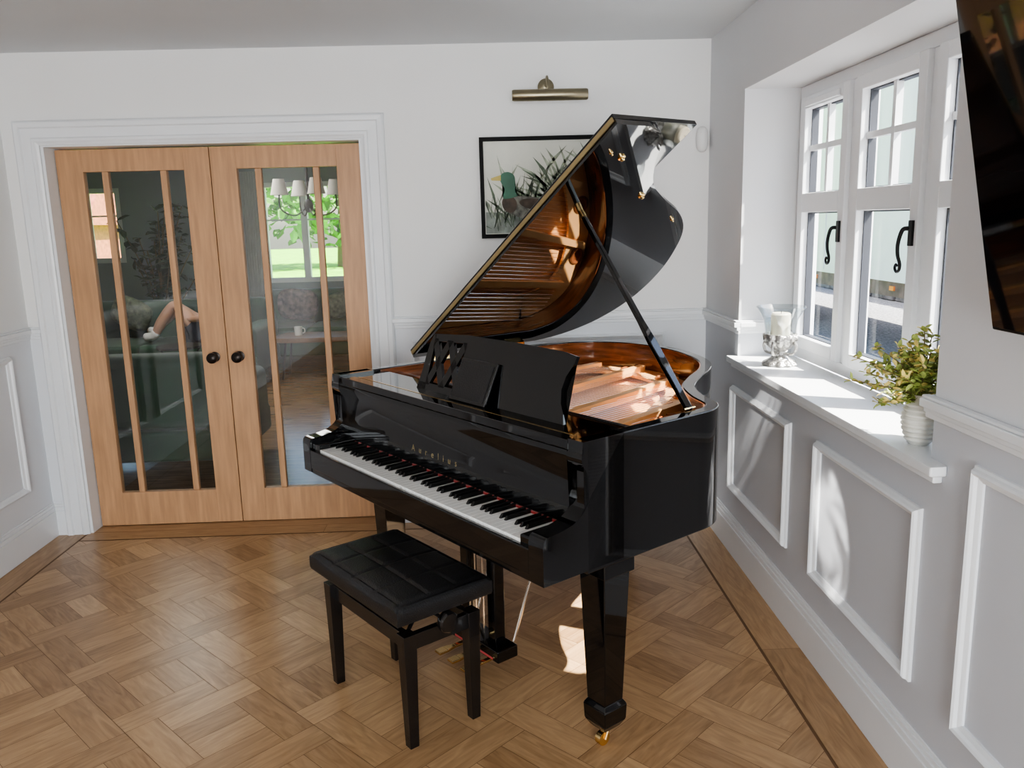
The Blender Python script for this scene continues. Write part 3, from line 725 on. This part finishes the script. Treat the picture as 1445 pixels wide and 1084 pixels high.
for i, (x0, x1, z0, z1) in enumerate(fw):
    e = struct(thing('window_%d' % (i+2), None, None, (x0, FY, z0)))
    b = MB(); xm = (x0+x1)/2
    for (a, c, p, q) in ((x0, x1, z0, z0+.06), (x0, x1, z1-.06, z1), (x0, x0+.06, z0+.06, z1-.06), (x1-.06, x1, z0+.06, z1-.06), (xm-.04, xm+.04, z0+.06, z1-.06)): b.box(a, c, FY, FY+.07, p, q)
    b.box(x0+.06, xm-.04, FY+.02, FY+.04, z0+(z1-z0)*.62, z0+(z1-z0)*.62+.02); b.box(xm+.04, x1-.06, FY+.02, FY+.04, z0+(z1-z0)*.62, z0+(z1-z0)*.62+.02); b.build('window_frame', 'upvc', e, world=True)
    b = MB(); b.f([b.v(p) for p in ((x0, FY+.03, z0), (x1, FY+.03, z0), (x1, FY+.03, z1), (x0, FY+.03, z1))]); b.build('glass', 'glass', e, world=True)
def sofa(name, label, loc, rz, w, d=.85, back=.80):
    s = thing(name, label, 'sofa', loc, rz)
    h = w/2
    b = MB(); b.box(-h, h, -d/2, d/2, .14, .34); b.build('base', 'velvet', s, bevel=.03)
    b = MB(); b.box(-h+.05, h-.05, d/2-.22, d/2, .34, back); b.build('backrest', 'velvet', s, bevel=.08, seg=4)
    for q in (-1, 1):
        b = MB(); b.box(*sorted((q*h, q*(h-.2))), -d/2, d/2, .2, .62); b.build('armrest', 'velvet', s, bevel=.07, seg=4)
    n = 1 if w < 1.2 else 2; iw = (w-.42)/n
    for k in range(n):
        b = MB(); b.box(-h+.21+k*iw, -h+.21+(k+1)*iw-.01, -d/2-.02, d/2-.2, .34, .47); b.build('seat_cushion', 'velvet', s, bevel=.04, seg=3)
    for q in (-1, 1):
        for r_ in (-1, 1): b = MB(); b.frus(q*(h-.1), r_*(d/2-.1), 0, .15, .018, .028); b.build('leg', 'walnut', s)
    return s
sofa('sofa', 'dark green velvet sofa seen from behind, just beyond the left glass door', (-2.35, 5.45, 0), pi, 1.5, .85, .82)
sofa('sofa', 'green velvet sofa at the back of the lounge with the person on it', (-3.45, 8.55, 0), 0, 2.3, .95, .85)
sofa('sofa', 'green velvet sofa under the garden window beyond the right glass door', (-2.05, 9.65, 0), 0, 1.35, .85, .85)
def cushion(label, loc, rot, m, s_=.22):
    b = MB(); b.ell((0, 0, 0), (s_, .07, s_*.8), 20, 12, .6); o = b.build('cushion', m, smooth=True); o.location = loc; o.rotation_euler = rot; tag(o, label, 'cushion', 'cushions on the lounge sofas')
cushion('dark floral cushion on the sofa below the garden window', (-2.2, 9.57, .70), (.3, .1, .1), 'floral', .23)
cushion('paler floral cushion at the right end of the sofa below the garden window', (-1.72, 9.55, .68), (.3, -.3, -.2), 'lilac', .18)
cushion('patterned green cushion behind the resting feet on the back sofa', (-3.70, 8.62, .74), (.25, .5, .1), 'lilac', .2)
cushion('dark floral cushion at the far left end of the back sofa', (-4.22, 8.55, .72), (.25, -.3, .2), 'floral', .18)
ct = thing('coffee_table', 'low live-edge wooden coffee table in front of the garden window sofa', 'table', (-1.80, 8.72, 0))
b = MB(); b.prism(catmull([(-.42, -.2), (0, -.26), (.5, -.18), (.48, .2), (0, .25), (-.40, .22)], 5, True), .40, .45); b.build('tabletop', 'walnut', ct, bevel=.008)
for q in (-1, 1):
    for r_ in (-1, 1): b = MB(); b.tube([(q*.33, r_*.13, .40), (q*.38, r_*.16, 0)], .012, 6); b.build('leg', 'iron', ct)
mg = thing('mug', 'white mug standing on the coffee table', 'mug', (-2.02, 8.72, .45))
b = MB(); b.lathe([(0, 0), (.038, 0), (.042, .09), (.038, .09), (.035, .01), (0, .01)], n=20); b.build('cup', 'ceram', mg, smooth=True)
b = MB(); b.tube(catmull([(.04, 0, .075), (.065, 0, .065), (.065, 0, .03), (.04, 0, .02)], 4), .006, 6); b.build('handle', 'ceram', mg, smooth=True)
sd_ = thing('side_table', 'slim black wire side table in front of the back sofa', 'table', (-2.80, 7.45, 0))
b = MB(); b.lathe([(0, .53), (.20, .53), (.205, .54), (.20, .55), (0, .55)], n=28); b.build('tabletop', 'iron', sd_, smooth=True)
for k in range(4):
    a = k*pi/2+.4; b = MB(); b.tube(catmull([(cos(a)*.17, sin(a)*.17, .53), (cos(a)*.07, sin(a)*.07, .30), (cos(a)*.20, sin(a)*.20, 0)], 6), .009, 6); b.build('leg', 'iron', sd_, smooth=True)
ch = thing('chandelier', 'dark metal chandelier with cream shades hanging in the lounge', 'chandelier', (-1.50, 7.2, 1.70))
b = MB(); b.tube([(0, 0, .0), (0, 0, .69)], .012, 8); b.ell((0, 0, .05), (.04, .04, .06), 12, 8); b.build('stem', 'iron', ch, smooth=True)
for k in range(4):
    a = k*pi/2+.5; cx, cy = cos(a)*.24, sin(a)*.24
    b = MB(); b.tube(catmull([(0, 0, .05), (cx*.5, cy*.5, -.03), (cx, cy, .03), (cx, cy, .17)], 5), .007, 6); b.build('arm', 'iron', ch, smooth=True)
    b = MB(); b.lathe([(.075, .14), (.045, .27), (.043, .27), (.073, .14)], (cx, cy, 0), 20); b.build('lamp_shade', 'shade', ch, smooth=True)
b = MB()
n = 40
A_ = [b.v((-2.98+.24*i/n, FY-.10+.03*sin(i*1.25), .05)) for i in range(n+1)]; B_ = [b.v((-2.98+.24*i/n, FY-.10+.03*sin(i*1.25), 2.25)) for i in range(n+1)]
for i in range(n): b.f([A_[i], A_[i+1], B_[i+1], B_[i]])
tag(b.build('curtain', 'curtain', smooth=True), 'pale floor length curtain left of the garden window', 'curtain')
lpn = thing('houseplant', 'dark leafy houseplant standing behind the back sofa', 'plant', (-3.75, 9.6, 0))
b = MB(); b.lathe([(0, 0), (.14, 0), (.18, .32), (.16, .32), (0, .28)], n=24); b.build('pot', 'ceram', lpn, smooth=True)
bs = MB(); bl = MB()
for k in range(26):
    a = random.uniform(0, 2*pi); sp = random.uniform(.05, .40); hh = random.uniform(1.0, 1.9)
    pts = catmull([(0, 0, .28), (cos(a)*sp*.3, sin(a)*sp*.3, hh*.6), (cos(a)*sp, sin(a)*sp, hh)], 5); bs.tube(pts, .006, 4)
    for p in pts[4:]:
        for q in range(2): leafq(bl, Vector(p), Vector((random.gauss(0, 1), random.gauss(0, 1), random.gauss(0, .5))), random.uniform(.10, .18), random.uniform(.03, .045))
bs.build('stems', 'stem', lpn); bl.build('leaves', mat('dark_leaf', (.03, .06, .03), .5, var=.4), lpn)

def skin(name, nodes, edges, m, parent, sub=2):
    me = bpy.data.meshes.new(name); me.from_pydata([n_[0] for n_ in nodes], edges, []); o = bpy.data.objects.new(name, me); COL.objects.link(o); o.parent = parent
    sk = o.modifiers.new('skin', 'SKIN')
    for i, n_ in enumerate(nodes):
        r_ = n_[1]; me.skin_vertices[0].data[i].radius = (r_, r_) if not isinstance(r_, tuple) else r_
    me.skin_vertices[0].data[0].use_root = True
    s_ = o.modifiers.new('sub', 'SUBSURF'); s_.levels = sub; s_.render_levels = sub
    sk.use_smooth_shade = True; me.materials.append(M[m]); return o
per = thing('person', 'person in dark clothes and white socks reclining with a raised knee', 'person', (-2.85, 8.30, .47))
N_ = [((0, 0, .13), .12), ((.10, 0, .26), .115), ((.20, .02, .42), .13), ((.27, .02, .56), .06), ((.30, .01, .64), .05), ((.31, 0, .74), .085), ((.30, 0, .80), .07),
      ((-.04, -.09, .12), .09), ((-.24, -.10, .40), .062), ((-.40, -.10, .20), .055), ((-.47, -.10, .08), .038), ((-.58, -.12, .07), .032),
      ((-.04, .09, .12), .09), ((-.28, .10, .34), .062), ((-.46, .08, .18), .048), ((-.53, .06, .10), .036), ((-.60, .06, .13), .03),
      ((.20, -.17, .46), .055), ((.10, -.24, .27), .042), ((-.06, -.16, .24), .030), ((-.13, -.13, .25), .026),
      ((.22, .19, .46), .055), ((.14, .25, .27), .042), ((-.02, .18, .24), .030), ((-.09, .15, .25), .026)]
E_ = [(0, 1), (1, 2), (2, 3), (3, 4), (4, 5), (5, 6), (0, 7), (7, 8), (8, 9), (9, 10), (10, 11), (0, 12), (12, 13), (13, 14), (14, 15), (15, 16), (2, 17), (17, 18), (18, 19), (19, 20), (2, 21), (21, 22), (22, 23), (23, 24)]
skin('body', N_, E_, 'skin', per)
skin('jumper', [(N_[i][0], N_[i][1]+.02) for i in (0, 1, 2, 17, 18, 21, 22)], [(0, 1), (1, 2), (2, 3), (3, 4), (2, 5), (5, 6)], 'navy', per)
skin('shorts', [((0, 0, .12), .14), (N_[7][0], .11), ((-.14, -.095, .26), .09), (N_[12][0], .11), ((-.16, .10, .24), .09)], [(0, 1), (1, 2), (0, 3), (3, 4)], 'navy', per)
for idx in ((9, 10, 11), (14, 15, 16)):
    a, b_, c_ = [Vector(N_[i][0]) for i in idx]; m_ = a.lerp(b_, .55)
    skin('sock', [(m_, .055), (b_, .048), (c_, .042)], [(0, 1), (1, 2)], 'sock', per)
b = MB(); b.ell((.325, .01, .79), (.085, .095, .095), 16, 10); b.build('hair', 'hair', per, smooth=True)

# ------------------------------------------------------------------ outside
b = MB(); b.box(-40, 60, -30, 70, -.25, -.16); struct(b.build('ground', 'gravel'))
b = MB(); b.box(-60, 2.0, FY+.5, 69, -.15, -.12); struct(b.build('lawn', 'grass'))
tr = thing('trailer', 'long white lorry trailer parked outside the window', 'trailer', (4.6, 4.2, -.16))
b = MB(); b.box(0, 2.5, 0, 13.5, .95, 3.75)
for k in range(12): b.box(-.012, 0, .05+k*1.15, .08+k*1.15, 1.0, 3.7)
b.build('body', 'trailer', tr)
b = MB(); b.box(.02, 2.4, 0, 13.5, .78, .95); b.build('chassis', 'rust', tr)
for y in (9.9, 11.1, 12.3):
    b = MB(); b.T = Matrix.Translation((.05, y, .5)) @ Matrix.Rotation(pi/2, 4, 'Y'); b.lathe([(0, 0), (.22, 0), (.26, -.02), (.45, -.02), (.5, .05), (.5, .25), (.45, .3), (0, .3)], n=32); b.build('wheel', 'tyre', tr, smooth=True)
for k in range(6): b = MB(); b.box(.0, .02, .6+k*2.2, .7+k*2.2, .85, .90); b.build('marker_lamp', 'orange', tr)
b = MB(); random.seed(5)
for k in range(44):
    for r_ in range(3):
        y = 2+k*.5+(.25 if r_ % 2 else 0); b.box(8.0+random.uniform(-.03, .03), 8.4, y, y+.46, -.16+r_*.24, .06+r_*.24)
tag(b.build('garden_wall', 'stone', bevel=.03, loc=(8.2, 13, -.16)), 'low dark stone wall behind the lorry trailer', 'wall')
M['tleaf'] = mat('tree_leaf', (.10, .26, .03), .7, var=.5, scale=1)
def tree(label, loc, h, s, seed):
    random.seed(seed); t = thing('tree', label, 'tree', loc)
    b = MB(); b.tube([(0, 0, 0), (.1, 0, h*.4), (0, .1, h*.7)], [.25, .18, .08], 8); b.build('trunk', 'stem', t)
    b = MB()
    for k in range(1100):
        d = Vector((random.gauss(0, 1), random.gauss(0, 1), random.gauss(0, 1))).normalized()*random.uniform(.5, 1)
        p = Vector((d.x*s, d.y*s, h*.55+d.z*h*.43)); leafq(b, p, Vector((random.gauss(0, 1), random.gauss(0, 1), random.gauss(0, 1))), .55, .18)
    b.build('crown', 'tleaf', t)
for i, (x, y, h, s) in enumerate(((-10.5, 30, 7, 3), (-6.2, 36, 6, 3.6), (-17, 46, 10, 4))):
    tree(['bushy green tree at the left beyond the lawn', 'round green tree behind the lawn seen through the garden window', 'broad green tree farthest left in the garden'][i], (x, y, -.12), h, s, i)
hs = thing('house', 'red roofed house beyond the far left lounge window', 'house', (-12.5, 22, -.12))
b = MB(); b.box(-2, 2, 0, 4, 0, 2.0); b.build('wall', 'brick', hs)
b = MB(); b.prism([(-.3, 1.9), (4.3, 1.9), (2, 4.2)], -2.3, 2.3, lambda p, h: (h, p[0], p[1])); b.build('roof', 'brick', hs)

# ------------------------------------------------------------------ light
w = bpy.data.worlds.new('world'); SC.world = w; w.use_nodes = True
bg = w.node_tree.nodes['Background']; sk = w.node_tree.nodes.new('ShaderNodeTexSky'); sk.sky_type = 'NISHITA'; sk.sun_disc = False
sk.sun_elevation = radians(50); sk.sun_rotation = radians(120); sk.air_density = 1.2; sk.dust_density = 2
w.node_tree.links.new(sk.outputs[0], bg.inputs[0]); bg.inputs[1].default_value = .65
def sun(direction, e, ang):
    l = bpy.data.lights.new('sun', 'SUN'); l.energy = e; l.angle = radians(ang); l.color = (1, .95, .86); o = bpy.data.objects.new('sun', l); COL.objects.link(o)
    o.rotation_euler = Vector(direction).to_track_quat('-Z', 'Y').to_euler(); o.location = (6, 2, 8)
sun((-.58, .27, -.77), 30, .6)
def area(name, loc, rot, sx, sy, e, col=(1, 1, 1)):
    l = bpy.data.lights.new(name, 'AREA'); l.shape = 'RECTANGLE'; l.size = sx; l.size_y = sy; l.energy = e; l.color = col
    o = bpy.data.objects.new(name, l); COL.objects.link(o); o.location = loc; o.rotation_euler = rot; return o
area('front_window_daylight', (.2, YN-.05, 1.3), (radians(90), 0, 0), 1.55, 1.55, 185, (.94, .97, 1))
area('lounge_fill', (-2.5, 7.0, ZC-.05), (0, 0, 0), 1.2, 1.2, 46, (1, .95, .9))  # added fill lamp to brighten the lounge, not a fitting of the room
def spot(name, loc, tgt, e, size, sx, roll, blend=.3, sc=(30, 7, 1)):  # added spot lamp, noise breaks its beam into ripples like reflected sun
    l = bpy.data.lights.new(name, 'SPOT'); l.energy = e; l.spot_size = radians(size); l.spot_blend = blend; l.shadow_soft_size = .01; l.color = (1, .96, .90)
    l.use_nodes = True; nt = l.node_tree; em = nt.nodes['Emission']
    tc = nt.nodes.new('ShaderNodeTexCoord'); mp = nt.nodes.new('ShaderNodeMapping'); mp.inputs['Scale'].default_value = sc
    nz = nt.nodes.new('ShaderNodeTexNoise'); nz.inputs['Scale'].default_value = 1.0; nz.inputs['Detail'].default_value = 2; nz.inputs['Distortion'].default_value = .8
    rp = nt.nodes.new('ShaderNodeValToRGB'); rp.color_ramp.elements[0].position = .38; rp.color_ramp.elements[0].color = (.12, .12, .12, 1); rp.color_ramp.elements[1].position = .60
    nt.links.new(tc.outputs['Normal'], mp.inputs[0]); nt.links.new(mp.outputs[0], nz.inputs['Vector']); nt.links.new(nz.outputs['Fac'], rp.inputs[0]); nt.links.new(rp.outputs[0], em.inputs['Strength'])
    o = bpy.data.objects.new(name, l); COL.objects.link(o); o.location = loc; q = (Vector(tgt)-Vector(loc)).to_track_quat('-Z', 'Y')
    o.rotation_euler = (q.to_matrix().to_4x4() @ Matrix.Rotation(radians(roll), 4, 'Z')).to_euler(); o.scale = (sx, 1, 1)
spot('added_glint_spot', (.45, 1.75, 1.10), (XR, 2.56, .52), 190, 22, .33, 14)  # both spots are added, imitating sun thrown back onto the wall panels
spot('added_glint_spot', (.78, 2.45, 1.35), (XR, 3.30, .74), 75, 26, .40, -50)
